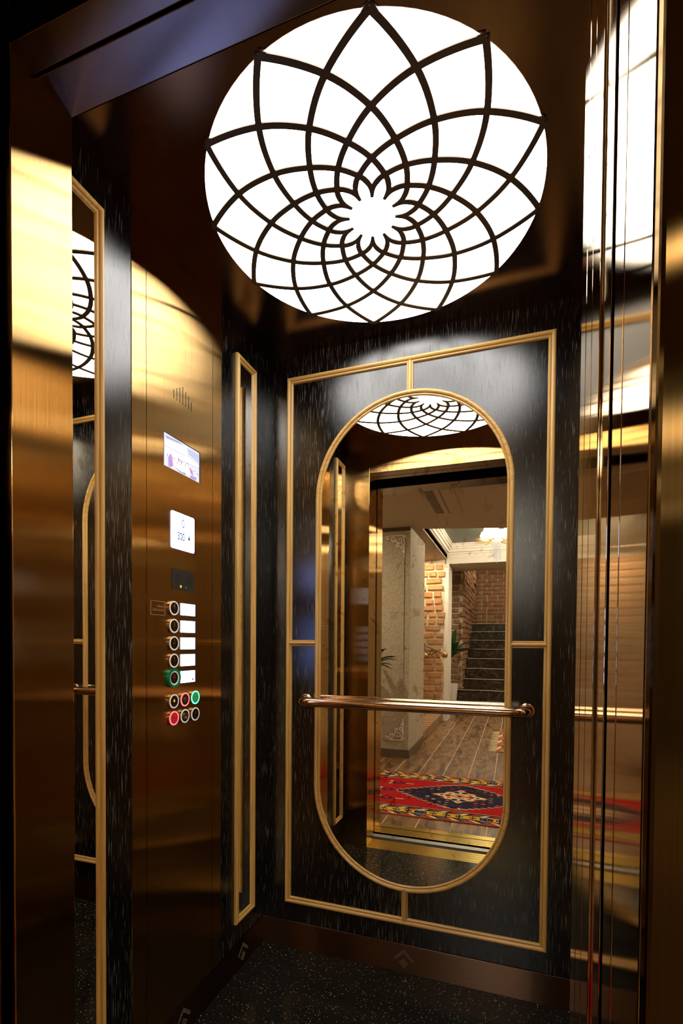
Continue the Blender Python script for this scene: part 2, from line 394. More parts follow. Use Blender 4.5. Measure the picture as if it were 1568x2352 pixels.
struct(obj('trim_11', bx(-0.06, 1.20, -1.225, -1.092, 2.30, 2.34), M['dark']))                 # dark top of the door gap
struct(obj('trim_12', bx(-0.08, -0.035, -1.225, -1.0, 0, 2.34), M['dark']))
for nm, ys in (('trim_13', (-0.9725, -1.105)), ('trim_14', (-1.205, -1.300))):
    par = None; y = ys[0]; wd = [0.020, 0.030, 0.026, 0.026, 0.026] if nm == 'trim_13' else [0.023, 0.023, 0.023, 0.022]
    root = struct(obj(nm, bx(0.06 if nm == 'trim_13' else 0.04, 1.02, ys[1], ys[0], -0.03, -0.004), M['black']))
    for d in wd:
        obj('sill_rib', bx(0.13 if nm == 'trim_13' else 0.105, 0.968, y-d+0.003, y, -0.02, 0.0005, bev=0.0008), M['sill'], root); y -= d
struct(obj('trim_15', bx(0.10, 0.97, -1.192, -1.150, -0.05, -0.006), M['steel']))
struct(obj('trim_16', bx(0.05, 1.05, -1.355, -1.302, -0.03, 0.001, bev=0.001), M['sill']))

# ================================================================ ceiling light
LC = Vector((0.548, -0.472, H)); LR = 0.399
lamp = thing('ceiling_light', 'large round white glowing ceiling light with dark rosette lattice', 'ceiling light', LC)
dn = lambda u, v, h: Vector((LC.x+u, LC.y+v, H-h))
part('diffuser', prism(bmesh.new(), disc(LR, 96), dn, 0.0, 0.002), M['diff'], lamp)
CTRL = [(-12, .470), (0, .402), (15, .324), (30, .2535), (45, .1935), (60, .1500), (75, .1145), (83, .0965), (88, .0790), (90, .0560), (90, .030)]
def spiral_path(sgn, per=7):
    q = [Vector((r*math.cos(math.radians(sgn*a)), r*math.sin(math.radians(sgn*a)))) for a, r in CTRL]; out = []
    for i in range(1, len(q)-2):
        a, b, c, d = q[i-1:i+3]
        for k in range(per):
            t = k/per; out.append(0.5*((2*b)+(c-a)*t+(2*a-5*b+4*c-d)*t*t+(3*b-a-3*c+d)*t**3))
    return out+[q[-2]]
for sgn in (1, -1):
    base_me = None
    for k in range(12):
        if base_me is None:
            bm = bmesh.new(); P = spiral_path(sgn); nP = len(P)
            hw = 0.0066; rows = []
            for i, p in enumerate(P):
                t = (P[min(i+1, nP-1)]-P[max(i-1, 0)]).normalized(); n = Vector((-t.y, t.x)); q = hw*(1-0.45*max(0, i-nP+14)/13)
                rows.append([bm.verts.new((*(p+n*q*s_), z)) for s_, z in ((1, -.002), (-1, -.002), (-1, -.0048), (1, -.0048))])
            for r0, r1 in zip(rows, rows[1:]):
                for j in range(4): bm.faces.new((r0[j], r0[(j+1) % 4], r1[(j+1) % 4], r1[j]))
            bm.faces.new(rows[0]); bm.faces.new(rows[-1][::-1])
            o = obj('lattice_bar', bm, M['lattice'], lamp); base_me = o.data
        else:
            o = bpy.data.objects.new('lattice_bar', base_me); COL.objects.link(o); o.parent = lamp
        o.rotation_euler.z = math.radians(-75+30*k)

# ================================================================ back wall: moulding and oval mirror
C0 = W/2; FT, FB, FWD = 2.1130, 0.1708, 0.4555
fr = thing('panel_moulding', 'tall rectangular oak moulding on the black back wall around the oval mirror', 'moulding', (C0, 0, FB))
rect_frame(fr, back, C0-FWD, C0+FWD, FB, FT)
OT, OB, OW = 2.0008, 0.285, 0.3396
MID = (FT+FB)/2
part('moulding_divider', strip(bmesh.new(), back, (C0, OT-0.012), (C0, FT-0.016), (1, 0), PROF_C, 0, 0), M['oak'], fr)
part('moulding_divider', strip(bmesh.new(), back, (C0, FB+0.016), (C0, OB+0.012), (1, 0), PROF_C, 0, 0), M['oak'], fr)
part('moulding_divider', strip(bmesh.new(), back, (C0-FWD+0.016, MID), (C0-OW+0.008, MID), (0, 1), PROF_C, 0, 0), M['oak_h'], fr)
part('moulding_divider', strip(bmesh.new(), back, (C0+OW-0.008, MID), (C0+FWD-0.016, MID), (0, 1), PROF_C, 0, 0), M['oak_h'], fr)
mir = thing('oval_mirror', 'tall oval antique mirror in an oak frame on the back wall', 'mirror', (C0, 0, OB))
ct, cb = OT-OW, OB+OW
def arc(cv, a0, a1, n=40):
    p = []; w_ = []
    for i in range(n+1):
        a = math.radians(a0+(a1-a0)*i/n); p.append((C0+OW*math.cos(a), cv+OW*math.sin(a))); w_.append((-math.cos(a), -math.sin(a)))
    return p, w_
p, w_ = arc(ct, 0, 180); part('frame_arch', sweep(bmesh.new(), back, p, w_, PROF), M['oak_h'], mir)
p, w_ = arc(cb, 180, 360); part('frame_arch', sweep(bmesh.new(), back, p, w_, PROF), M['oak_h'], mir)
part('frame_side', strip(bmesh.new(), back, (C0-OW, cb), (C0-OW, ct), (1, 0), PROF, 0, 0), M['oak'], mir)
part('frame_side', strip(bmesh.new(), back, (C0+OW, ct), (C0+OW, cb), (-1, 0), PROF, 0, 0), M['oak'], mir)
rg = OW-0.012
pts = [(C0+rg*math.cos(math.radians(a)), ct+rg*math.sin(math.radians(a))) for a in range(0, 181, 5)]+[(C0+rg*math.cos(math.radians(a)), cb+rg*math.sin(math.radians(a))) for a in range(180, 361, 5)]
part('glass', prism(bmesh.new(), pts, back, 0.0005, 0.003), M['mirror'], mir)

# ================================================================ handrail
rail = thing('handrail', 'round rose bronze handrail across the oval mirror', 'handrail', (C0, 0, 0.9))
ZR = 0.932; RR = 0.0165; XL, XR = 0.174, 0.935; OFF = 0.060; RC = 0.042
pth = [(XL, -0.004, ZR)]
for i in range(9):
    a = math.radians(90*i/8); pth.append((XL+RC-RC*math.cos(a), -(OFF-RC)-RC*math.sin(a), ZR))
for i in range(1, 12): pth.append((XL+RC+(XR-XL-2*RC)*i/12, -OFF, ZR))
for i in range(9):
    a = math.radians(90-90*i/8); pth.append((XR-RC+RC*math.cos(a), -(OFF-RC)-RC*math.sin(a), ZR))
pth.append((XR, -0.004, ZR))
part('tube', tube(bmesh.new(), pth, RR, 24), M['gold_p'], rail, True)
for x in (XL, XR):
    part('wall_flange', tube(bmesh.new(), [(x, -0.0005, ZR), (x, -0.004, ZR), (x, -0.0075, ZR)], [0.0235, 0.0235, 0.0200], 28), M['gold_p'], rail)

# ================================================================ narrow framed mirrors on the side walls
def narrow(fn, u0, u1, label):
    r = thing('narrow_mirror', label, 'mirror', fn((u0+u1)/2, FB, 0), 'narrow oak-framed wall mirrors')
    rect_frame(r, fn, u0, u1, FB+0.0014, FT+0.001, 'frame_strip')
    part('glass', prism(bmesh.new(), [(u0+.012, FB+.012), (u1-.012, FB+.012), (u1-.012, FT-.012), (u0+.012, FT-.012)], fn, 0.0005, 0.003), M['mirror'], r)
narrow(left, 0.081, 0.209, 'narrow oak-framed mirror strip between the button panel and the back corner')
narrow(left, 0.777, 0.905, 'narrow oak-framed mirror strip between the door jamb and the button panel')
narrow(right, 0.081, 0.209, 'narrow oak-framed mirror strip on the right wall near the back corner')
narrow(right, 0.777, 0.905, 'narrow oak-framed mirror strip on the right wall near the door')
rp = thing('bronze_panel', 'plain brushed bronze panel on the right lift wall', 'panel', right(0.49, 0, 0))
for a, b in ((0.2945, 0.342), (0.344, 0.634), (0.636, 0.6855)):
    part('sheet', prism(bmesh.new(), [(a, 0.002), (b, 0.002), (b, H-0.001), (a, H-0.001)], right, 0.0, 0.0016), M['gold_v'], rp)

# ================================================================ control panel
cop = thing('control_panel', 'tall brushed bronze lift control panel with screens and round buttons', 'control panel', left(0.49, 0, 0))
HP = 0.0016
for a, b in ((0.2945, 0.342), (0.344, 0.634), (0.636, 0.6855)):
    part('face_plate', prism(bmesh.new(), [(a, 0.002), (b, 0.002), (b, H-0.001), (a, H-0.001)], left, 0.0, HP), M['gold_v'], cop)
for i in range(7):
    u = 0.528-0.013*i; zt = 1.811+(0.026, 0.035, 0.043, 0.051, 0.043, 0.035, 0.026)[i]
    part('speaker_slit', prism(bmesh.new(), rrect(u-.0013, u+.0013, 1.811, zt, .0012, 2), left, HP-.001, HP+.0003), M['black'], cop)
# picture screen (a banquet tent on the display)
scr = part('picture_screen', prism(bmesh.new(), [(0.408, 1.616), (0.569, 1.616), (0.569, 1.707), (0.408, 1.707)], left, HP-.001, HP+.0006), plain('screen bezel', (.02, .02, .04), .3), cop)
def pic(pts, col, st=1.0, lv=1):
    m = emit('screen picture colour', col, st)
    o = obj('picture_area', prism(bmesh.new(), [(0.569-0.161*x, 1.616+0.091*y) for x, y in pts], left, HP+.0006+.00012*lv, HP+.0007+.00012*lv), m)
    o.data.transform(Matrix.Translation(-wl(scr))); o.parent = scr
pic([(0, 0), (.965, 0), (.965, .965), (0, .965)], (.80, .80, 1.0), 1.05)
pic([(.03, .80), (.60, .93), (.60, .66), (.80, .40), (.95, .43), (.95, .52), (.03, .36)], (1, 1, 1), 1.1, 2)
pic([(.62, .90), (.95, .90), (.95, .62), (.66, .72)], (.66, .69, .95), .9, 2)
pic([(.04, .90), (.35, .94), (.58, .90), (.3, .86), (.05, .82)], (.55, .58, .78), .8, 2)
pic([(.0, .585), (.55, .62), (.55, .605), (.0, .575)], (.6, .6, .75), .7, 3)
pic([(.35, .40), (.95, .46), (.95, .44), (.35, .385)], (.6, .6, .8), .7, 3)
pic([(.25, .14), (.45, .05), (.75, .10), (.80, .20), (.62, .33), (.30, .36)], (1, 1, 1), 1.1, 4)
for q in (((.13, .40), (.18, .42), (.23, .10), (.17, .06)), ((.67, .30), (.76, .28), (.79, .12), (.72, .14)), ((.36, .40), (.39, .41), (.40, .33), (.37, .32)), ((.44, .38), (.47, .39), (.46, .32), (.43, .31))): pic(q, (.85, .25, .80), .85, 5)
for q in (((.10, .30), (.15, .34), (.18, .02), (.11, .02)), ((.27, .10), (.40, .02), (.58, .02), (.56, .09), (.45, .06)), ((.70, .10), (.88, .12), (.87, .01), (.69, .01))): pic(q, (.52, .45, .88), .8, 5)
for i in range(26):
    x = random.uniform(.05, .93); y = random.uniform(.24, .42); d = random.uniform(.008, .022); k = random.uniform(.35, .7)
    pic([(x-d, y), (x, y-1.4*d), (x+d, y), (x, y+1.6*d)], (k, k*1.05, k*1.15), .75, 6)
# capacity display
dsp = part('capacity_display', prism(bmesh.new(), rrect(0.437, 0.540, 1.402, 1.504, 0.006), left, HP-.001, HP+.0012), M['scr'], cop)
hT = HP+.0014
text('lettering', '300', 0.030, M['scr_txt'], left, 0.498, 1.4385, hT, dsp, sx=.72, flip=-1, bold=.0006)
text('lettering', '4', 0.030, M['scr_txt'], left, 0.462, 1.4385, hT, dsp, sx=.72, flip=-1, bold=.0006)
text('lettering', 'Kg', 0.009, M['scr_txt'], left, 0.479, 1.4315, hT, dsp, flip=-1)
text('lettering', 'PERS', 0.008, M['scr_txt'], left, 0.4505, 1.4315, hT, dsp, sx=.8, flip=-1)
for n_, a_, b_, v_ in ((9, 0.512, 0.462, 1.4575), (7, 0.470, 0.444, 1.4935), (8, 0.505, 0.480, 1.4965)):
    bm = bmesh.new()
    for k in range(n_):
        u_ = a_+(b_-a_)*k/(n_-1); prism(bm, [(u_-.0011, v_-.002), (u_+.0011, v_-.002), (u_+.0011, v_+.002), (u_-.0011, v_+.002)], left, hT-.0001, hT)
    o = obj('printed_line', bm, M['scr_txt']); o.data.transform(Matrix.Translation(-wl(dsp))); o.parent = dsp
text('lettering', '0', 0.034, M['scr_txt2'], left, 0.4885, 1.476, hT, dsp, sx=.85, flip=-1)
for v in (1.424, 1.4145, 1.4105, 1.4068):
    a, b = (0.44, 0.537) if v == 1.424 else (0.462, 0.512)
    o = obj('printed_line', prism(bmesh.new(), [(a, v), (b, v), (b, v+.0005), (a, v+.0005)], left, hT-.0001, hT), M['scr_txt']); o.data.transform(Matrix.Translation(-wl(dsp))); o.parent = dsp
text('lettering', 'L', 0.009, M['scr_txt2'], left, 0.4475, 1.409, hT, dsp, flip=-1)
# intercom
ic = part('intercom_plate', prism(bmesh.new(), [(0.4385, 1.2875), (0.5365, 1.2875), (0.5365, 1.346), (0.4385, 1.346)], left, HP-.001, HP+.0012), M['plate'], cop)
for cu in (0.513, 0.462):
    bm = bmesh.new()
    for i in range(-6, 7):
        for j in range(-6, 7):
            u, v = i*.0023+(j % 2)*.00115, j*.0022
            if u*u+v*v < .0142**2: prism(bm, disc(.00075, 5, (cu+u, 1.3175+v)), left, HP+.0011, HP+.0014)
    o = stuff(obj('speaker_perforation', bm, M['black'])); o.data.transform(Matrix.Translation(-wl(ic))); o.parent = ic
bm = bmesh.new(); prism(bm, [(.495, 1.2955), (.503, 1.2955), (.502, 1.2975), (.502, 1.301), (.4995, 1.303), (.4985, 1.303), (.496, 1.301), (.496, 1.2975)], left, HP+.0011, HP+.0016)
o = obj('bell_pictogram', bm, M['yellow']); o.data.transform(Matrix.Translation(-wl(ic))); o.parent = ic
bm = bmesh.new(); ringprism(bm, .0022, .0034, (.476, 1.2985), left, HP+.0011, HP+.0016, 14)
o = obj('speech_pictogram', bm, M['greenled']); o.data.transform(Matrix.Translation(-wl(ic))); o.parent = ic
# engraved notice
bm = bmesh.new(); t = .0006
for a, b, c, d in ((.565, .6195, 1.2135-t, 1.2135+t), (.565, .6195, 1.250-t, 1.250+t), (.565-t, .565+t, 1.2135, 1.250), (.6195-t, .6195+t, 1.2135, 1.250)):
    prism(bm, [(a, c), (b, c), (b, d), (a, d)], left, HP, HP+.0004)
pl = part('engraved_notice', bm, M['engrave'], cop)
for s_, v_, u_ in (('TERRACE', 1.2365, 0.5672), ('RESTAURANT', 1.2265, 0.5672)):
    text('lettering', s_, 0.0072, M['engrave'], left, u_, v_, HP+.0004, pl, 'RIGHT', sx=1.0, flip=-1)
# buttons
def button(u, v, kind, glyph, label=None):
    ringm = {'w': 'ring_w', 'r': 'ring_r', 'R': 'ring_r', 'g': 'ring_g', 'G': 'ring_w'}[kind]
    b = part('button', prism(bmesh.new(), disc(.0204, 36, (u, v)), left, HP-.001, HP+.0050), M['gold_btn'], cop)
    if label: b['label'] = label
    def sub(name, bm, mat):
        o = obj(name, bm, mat); o.data.transform(Matrix.Translation(-wl(cop))); o.parent = b; return o
    sub('light_ring', ringprism(bmesh.new(), .0160, .0195, (u, v), left, HP+.0045, HP+.0062), M[ringm])
    sub('cap', prism(bmesh.new(), disc(.0160, 36, (u, v)), left, HP+.0040, HP+.0058), M['face_r'] if kind == 'R' else M['face_g'] if kind == 'g' else M['face'])
    if kind == 'G': sub('collar', ringprism(bmesh.new(), .0197, .0262, (u, v), left, HP-.001, HP+.0080), M['collar_g'])
    hh = HP+.0058
    if glyph in '01234':
        text('numeral', glyph, 0.0175, M['glyph'], left, u, v+.0038, hh, b, flip=-1, ext=.0005)
        brl = {'4': (0, 1), '3': (0, 2), '2': (0, 3), '1': (1, 3), '0': (0, 1, 4)}[glyph]
        rows = 2
    else:
        brl = (0, 1, 3, 4, 6); rows = 2
        bm = bmesh.new()
        T = lambda P: prism(bm, [(u-x*.001, v+y*.001) for x, y in P], left, hh-.0002, hh+.0005)
        if glyph == 'bell':
            T([(-3, -2), (3, -2), (2.4, 0), (2.4, 3.5), (1, 5), (-1, 5), (-2.4, 3.5), (-2.4, 0)]); sub('bell_pictogram', bm, M['yellow']); bm = None
        elif glyph == 'open':
            T([(-7, 3), (-2, 6), (-2, 0)]); T([(7, 3), (2, 6), (2, 0)]); T([(-.6, -1), (.6, -1), (.6, 7), (-.6, 7)])
        elif glyph == 'close':
            T([(-2, 3), (-7, 6), (-7, 0)]); T([(2, 3), (7, 6), (7, 0)]); T([(-.6, -1), (.6, -1), (.6, 7), (-.6, 7)])
        elif glyph == 'key':
            ringprism(bm, .0060, .0098, (u, v), left, hh-.0005, hh+.0022, 28); T([(-.8, -4), (.8, -4), (.8, 4), (-.8, 4)]); brl = ()
        elif glyph == 'stop':
            ringprism(bm, .0050, .0062, (u, v), left, hh-.0002, hh+.0006, 24); T([(-.7, 0), (.7, 0), (.7, 6), (-.7, 6)]); brl = ()
        elif glyph == 'fan':
            for k in range(3):
                a = math.radians(90+120*k); T([(0, 3), (4.5*math.cos(a-.5), 3+4.5*math.sin(a-.5)), (5*math.cos(a+.3), 3+5*math.sin(a+.3))])
        if bm: sub('pictogram', bm, M['glyph'])
    if brl:
        bm = bmesh.new(); n = max(brl)//2+1
        for d in brl:
            cu, cv = u-(d//2)*.0028+(n-1)*.0014, v-.0078-(d % 2)*.0030
            prism(bm, disc(.0008, 6, (cu, cv)), left, hh-.0002, hh+.0006)
        sub('braille', bm, M['glyph'])
for i, (z, g, k) in enumerate(((1.2355, '4', 'w'), (1.1865, '3', 'w'), (1.1385, '2', 'w'), (1.0905, '1', 'w'), (1.0425, '0', 'G'))):
    button(0.533, z, k, g, 'floor button with green collar' if k == 'G' else 'floor button with white ring')
    lb = part('floor_label', prism(bmesh.new(), [(0.433, z-.017), (0.498, z-.017), (0.498, z+.0165), (0.433, z+.0165)], left, HP-.001, HP+.0012), M['scr'], cop)
    text('lettering', ('401 - 405', '301 - 305', '201 - 205', '101 - 105', 'LOBBY')[i], 0.0098, M['scr_txt'], left, 0.4955, z+.0015, hT, lb, 'LEFT', sx=.85, flip=-1, bold=.0002)
    bm = bmesh.new()
    for P in ([(.438, -.0105), (.4385, -.0105), (.4385, -.007), (.438, -.007)], [(.438, -.0085), (.447, -.0085), (.447, -.0072), (.438, -.0072)], [(.4465, -.0105), (.447, -.0105), (.447, -.0045), (.4465, -.0045)]) if i < 4 else ([(.439, -.011), (.448, -.011), (.448, -.007), (.439, -.007)], [(.4455, -.006), (.447, -.006), (.447, -.0035), (.4455, -.0035)]):
        prism(bm, [(a, z+b_) for a, b_ in P], left, hT-.0001, hT+.0001)
    o = obj('bed_pictogram' if i < 4 else 'desk_pictogram', bm, M['scr_txt2']); o.data.transform(Matrix.Translation(-wl(lb))); o.parent = lb
for u, z, k, g, l in ((0.533, 0.978, 'w', 'bell', 'alarm button with yellow bell'), (0.485, 0.978, 'r', 'stop', 'red ringed button'), (0.437, 0.979, 'g', 'open', 'green lit button'),
                      (0.533, 0.931, 'R', 'close', 'red lit button'), (0.485, 0.9305, 'w', 'key', 'key switch'), (0.437, 0.930, 'w', 'fan', 'white ringed button')):
    button(u, z, k, g, l)
# ================================================================ the lobby the mirror shows
X0, X1 = -1.3, 2.9; YE = -10.8
fl = struct(obj('floor_lobby', bx(X0, X1, -7.0, -1.357, -0.05, -0.0015), M['grout']))
rows = [-1.357, -2.20, -3.38, -4.56, -5.74, -7.0]
tm = {}
for r0, r1 in zip(rows, rows[1:]):
    L_ = r0-r1
    x = 0.12-0.212*6
    while x < 2.0:
        if L_ not in tm:
            o = obj('plank_tile', bx(0, 0.2072, -L_+0.005, 0, -0.01, 0.0, bev=0.0008), M['tile'], fl); tm[L_] = o.data
        else:
            o = bpy.data.objects.new('plank_tile', tm[L_]); COL.objects.link(o); o.parent = fl
        o.location = (x, r0, 0); x += 0.212
struct(obj('wall_lobby_front', bx(X0, -0.061, -1.365, -1.30, 0, 2.6), M['plaster']))
struct(obj('wall_lobby_front_right', bx(1.181, X1, -1.365, -1.30, 0, 2.6), M['plaster']))
struct(obj('wall_lobby_left', bx(X0-0.1, X0, YE, -1.30, 0, 3.4), M['plaster']))
struct(obj('wall_lobby_right', bx(X1, X1+0.1, YE, -1.30, 0, 3.4), M['plaster']))
# ceilings and beams
bm = bmesh.new(); top = lambda u, v, h: Vector((u, v, h))
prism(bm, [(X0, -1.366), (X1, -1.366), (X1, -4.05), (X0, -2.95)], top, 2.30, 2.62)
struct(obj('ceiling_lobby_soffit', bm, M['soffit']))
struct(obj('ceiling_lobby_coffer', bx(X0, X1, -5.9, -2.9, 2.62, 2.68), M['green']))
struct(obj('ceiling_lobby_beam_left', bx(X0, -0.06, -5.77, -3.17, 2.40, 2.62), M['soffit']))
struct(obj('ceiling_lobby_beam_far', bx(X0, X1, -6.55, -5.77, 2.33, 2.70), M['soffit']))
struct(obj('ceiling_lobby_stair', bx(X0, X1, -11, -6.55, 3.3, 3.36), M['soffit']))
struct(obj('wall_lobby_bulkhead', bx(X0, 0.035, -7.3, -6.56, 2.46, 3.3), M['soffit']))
cr = struct(obj('trim_17', bx(-0.075, -0.055, -5.80, -3.4, 2.405, 2.618), M['white']))
for a, b, c in ((0.0, 2.41, 2.47), (0.018, 2.47, 2.485), (0.03, 2.50, 2.54), (0.055, 2.54, 2.57), (0.075, 2.57, 2.595), (0.09, 2.595, 2.619)):
    obj('crown_step', bx(-0.06, -0.055+a, -5.77, -3.4, b, c), M['white'], cr)
cr2 = struct(obj('trim_18', bx(-0.06, X1, -5.775, -5.760, 2.332, 2.618), M['white']))
for a, b, c in ((0.0, 2.41, 2.47), (0.018, 2.47, 2.485), (0.03, 2.50, 2.54), (0.055, 2.54, 2.57), (0.075, 2.57, 2.595), (0.09, 2.595, 2.619)):
    obj('crown_step', bx(-0.05, X1, -5.77, -5.755+a, b, c), M['white'], cr2)
obj('crown_step', bx(-0.02, 0.05, -7.3, -6.56, 2.46, 2.60), M['white'], cr2)
# vent in the soffit
cv = thing('ceiling_vent', 'taupe slot air vent in the lobby soffit', 'vent', (0.33, -2.4, 2.30))
part('frame', bx(0.205, 0.455, -2.82, -1.94, 2.290, 2.302, bev=0.003), M['soffit'], cv)
part('slot', bx(0.235, 0.305, -2.72, -2.05, 2.2885, 2.295), plain('vent slot', (.17, .13, .09), .8), cv)
part('slot', bx(0.345, 0.355, -2.75, -2.00, 2.2885, 2.295), plain('vent slot thin', (.17, .13, .09), .8), cv)
# pillar with stucco scrolls
pil = thing('stucco_pillar', 'square stippled plaster pillar with stucco scroll corners', 'pillar', (-0.45, -3.5, 0))
part('shaft', bx(-0.95, -0.080, -4.0, -3.16, 0.08, 2.30, bev=0.004), M['stucco'], pil)
part('skirting', bx(-0.955, -0.072, -4.005, -3.152, 0, 0.08), plain('dark skirting tile', (.13, .095, .06), .4), pil)
part('cap_recess', bx(-0.95, -0.079, -3.164, -3.158, 2.262, 2.30), plain('dark cap', (.10, .08, .06), .8), pil)
part('frame_line', bx(-0.147, -0.138, -3.158, -3.150, 0.40, 2.0), M['stucco'], pil)
def spiral(cx, cz, r, turns, a0, dirn, y=-3.152, n=26):
    P = []
    for i in range(n):
        t = i/(n-1); a = a0+dirn*turns*2*PI*t; q = r*(1-0.82*t); P.append((cx+q*math.cos(a), y-0.006*t, cz+q*math.sin(a)))
    return P
def scroll(zc, s):
    bm = bmesh.new()
    for cx, cz, r, tn, a0, d in ((-.185, .055, .034, 1.3, PI, -1), (-.250, .035, .030, 1.3, 0, 1), (-.160, .115, .026, 1.2, -PI/2, 1), (-.310, .022, .018, 1.1, 0, 1), (-.150, .165, .018, 1.1, PI/2, -1), (-.142, .03, .02, 1.0, 0, -1), (-.205, .10, .018, 1.1, 0, 1)):
        P = spiral(cx, zc+s*cz, r, tn, a0*s, d*s); tube(bm, P, [0.011-0.005*i/len(P) for i in range(len(P))], 6)
    tube(bm, [(-.34, -3.154, zc+s*.012), (-.25, -3.154, zc+s*.004), (-.15, -3.154, zc+s*.006), (-.135, -3.154, zc+s*.09), (-.142, -3.154, zc+s*.18), (-.134, -3.154, zc+s*.23)], [.005, .008, .010, .009, .007, .003], 6)
    part('scroll_ornament', bm, M['white'], pil, True)
scroll(0.172, 1); scroll(2.225, -1)
# brick work
def brickset(kind, n=6):
    out = []
    for i in range(n):
        bm = bmesh.new(); d = lambda: random.uniform(-.005, .005)
        L_ = 0.224 if kind == 'l' else 0.106
        r = bmesh.ops.create_cube(bm, size=1)
        for v in r['verts']: v.co = Vector((v.co.x*L_+d(), v.co.y*0.05+(0 if v.co.y < 0 else random.uniform(-.004, .008)), v.co.z*0.071+d()))
        bmesh.ops.bevel(bm, geom=bm.edges[:], offset=.007, segments=1, affect='EDGES')
        me = bpy.data.meshes.new('brick'); bm.to_mesh(me); bm.free(); out.append(me)
    return out
BL, BS = brickset('l'), brickset('s')
def brick_face(parent, fn, w_, z0, z1, mat, course=0.1, rot=0.0):
    """individual bricks laid on a face; fn(u,v,h) gives the position, bricks clipped by choosing lengths"""
    k = 0; z = z0+course/2
    while z < z1-0.03:
        u = -(0.125 if k % 2 else 0.0)+random.uniform(-.03, .03)
        while u < w_-0.04:
            long = random.random() < 0.75
            L_ = 0.25 if long else 0.13
            if u+L_ > w_+0.01:
                long = False; L_ = 0.13
                if u+L_ > w_+0.03: break
            if u+L_ > 0.02:
                me = random.choice(BL if long else BS)
                o = bpy.data.objects.new('brick', me); COL.objects.link(o); o.parent = parent
                o.location = fn(u+L_/2, z+random.uniform(-.004, .004), random.uniform(0, .006)); o.rotation_euler = (random.uniform(-.02, .02), random.uniform(-.015, .015), rot+random.uniform(-.02, .02))
                if not me.materials: me.materials.append(None)
                o.material_slots[0].link = 'OBJECT'; o.material_slots[0].material = mat
            u += L_
        k += 1; z += course
pier = struct(obj('wall_lobby_pier', bx(-0.95, -0.085, -6.15, -5.735, 0, 2.40), M['mortar']))
brick_face(pier, lambda u, v, h: (-0.60+u, -5.738+h, v), 0.515, 0.13, 2.40, M['brick'])
wl2 = struct(obj('wall_lobby_stairside', bx(X0, 0.022, -10.9, -7.435, 0, 3.3), M['mortar']))
brick_face(wl2, lambda u, v, h: (-0.52+u, -7.438+h, v), 0.545, 0.0, 2.5, M['brick2'])
def joined_bricks(name, parent, fn, w_, z0, z1, mat):
    bm = bmesh.new(); z = z0; k = 0
    while z < z1:
        u = -(0.12 if k % 2 else 0)
        while u < w_:
            L_ = 0.235 if random.random() < .75 else 0.12; hh = 0.020+random.uniform(0, .022)
            prism(bm, [(u+.005, z+.008), (u+L_-.008, z+.006), (u+L_-.006, z+.084), (u+.007, z+.086)], fn, -0.02, hh); u += L_+.012
        z += .096; k += 1
    return stuff(obj(name, bm, mat, parent))
joined_bricks('far_bricks', wl2, lambda u, v, h: Vector((0.022+h, -7.46-u, v)), 3.4, 0.2, 3.25, M['brickfar'])
wf = struct(obj('wall_lobby_end', bx(0, X1, -10.95, YE, 0, 3.4), M['mortar']))
joined_bricks('far_bricks', wf, lambda u, v, h: Vector((0.03+u, YE+h, v)), 1.4, 1.5, 3.3, M['brickfar'])
struct(obj('trim_19', bx(-0.083, -0.021, -6.15, -5.73, 0.0, 2.33, bev=0.004), M['white']))
pln = struct(obj('trim_20', bx(-0.30, -0.10, -5.72, -4.01, 0, 0.10), M['mortar']))
for i in range(22): obj('plinth_brick', bx(-0.30, -0.088, -4.02-i*.077-.068, -4.02-i*.077, 0.004, 0.112+random.uniform(-.004, .004), bev=.005), M['brick2'], pln)
# stairs
st = thing('staircase', 'dark brown marble staircase rising between brick walls', 'stairs', (0.6, -7.43, 0))
st0 = thing('stair_foot', 'two wide dark marble steps at the foot of the staircase', 'stairs', (0.6, -6.87, 0))
for k in range(9):
    z1 = 0.176*(k+1); y = -6.87-0.279*k; r_ = st0 if k < 2 else st; xl = -0.105 if k < 2 else 0.068
    ye = y-(0.262 if k == 1 else 0.279) if k < 8 else YE+0.05
    s_ = part('step', bx(xl, 1.24, ye, y, max(0, z1-0.40), z1-0.02), M['marble'], r_)
    for nm, b_, m_ in (('nosing', bx(xl, 1.24, max(ye, y-.279), y+.015, z1-0.022, z1, bev=.004), 'marble'), ('edge_strip', bx(xl, 1.24, y+.0145, y+.0165, z1-0.008, z1-0.001), 'nose')):
        o = obj(nm, b_, M[m_]); o.data.transform(Matrix.Translation(-wl(r_))); o.parent = s_
struct(obj('wall_lobby_stair_right', bx(1.26, 1.35, YE, -6.87, 0, 3.3), M['plaster']))
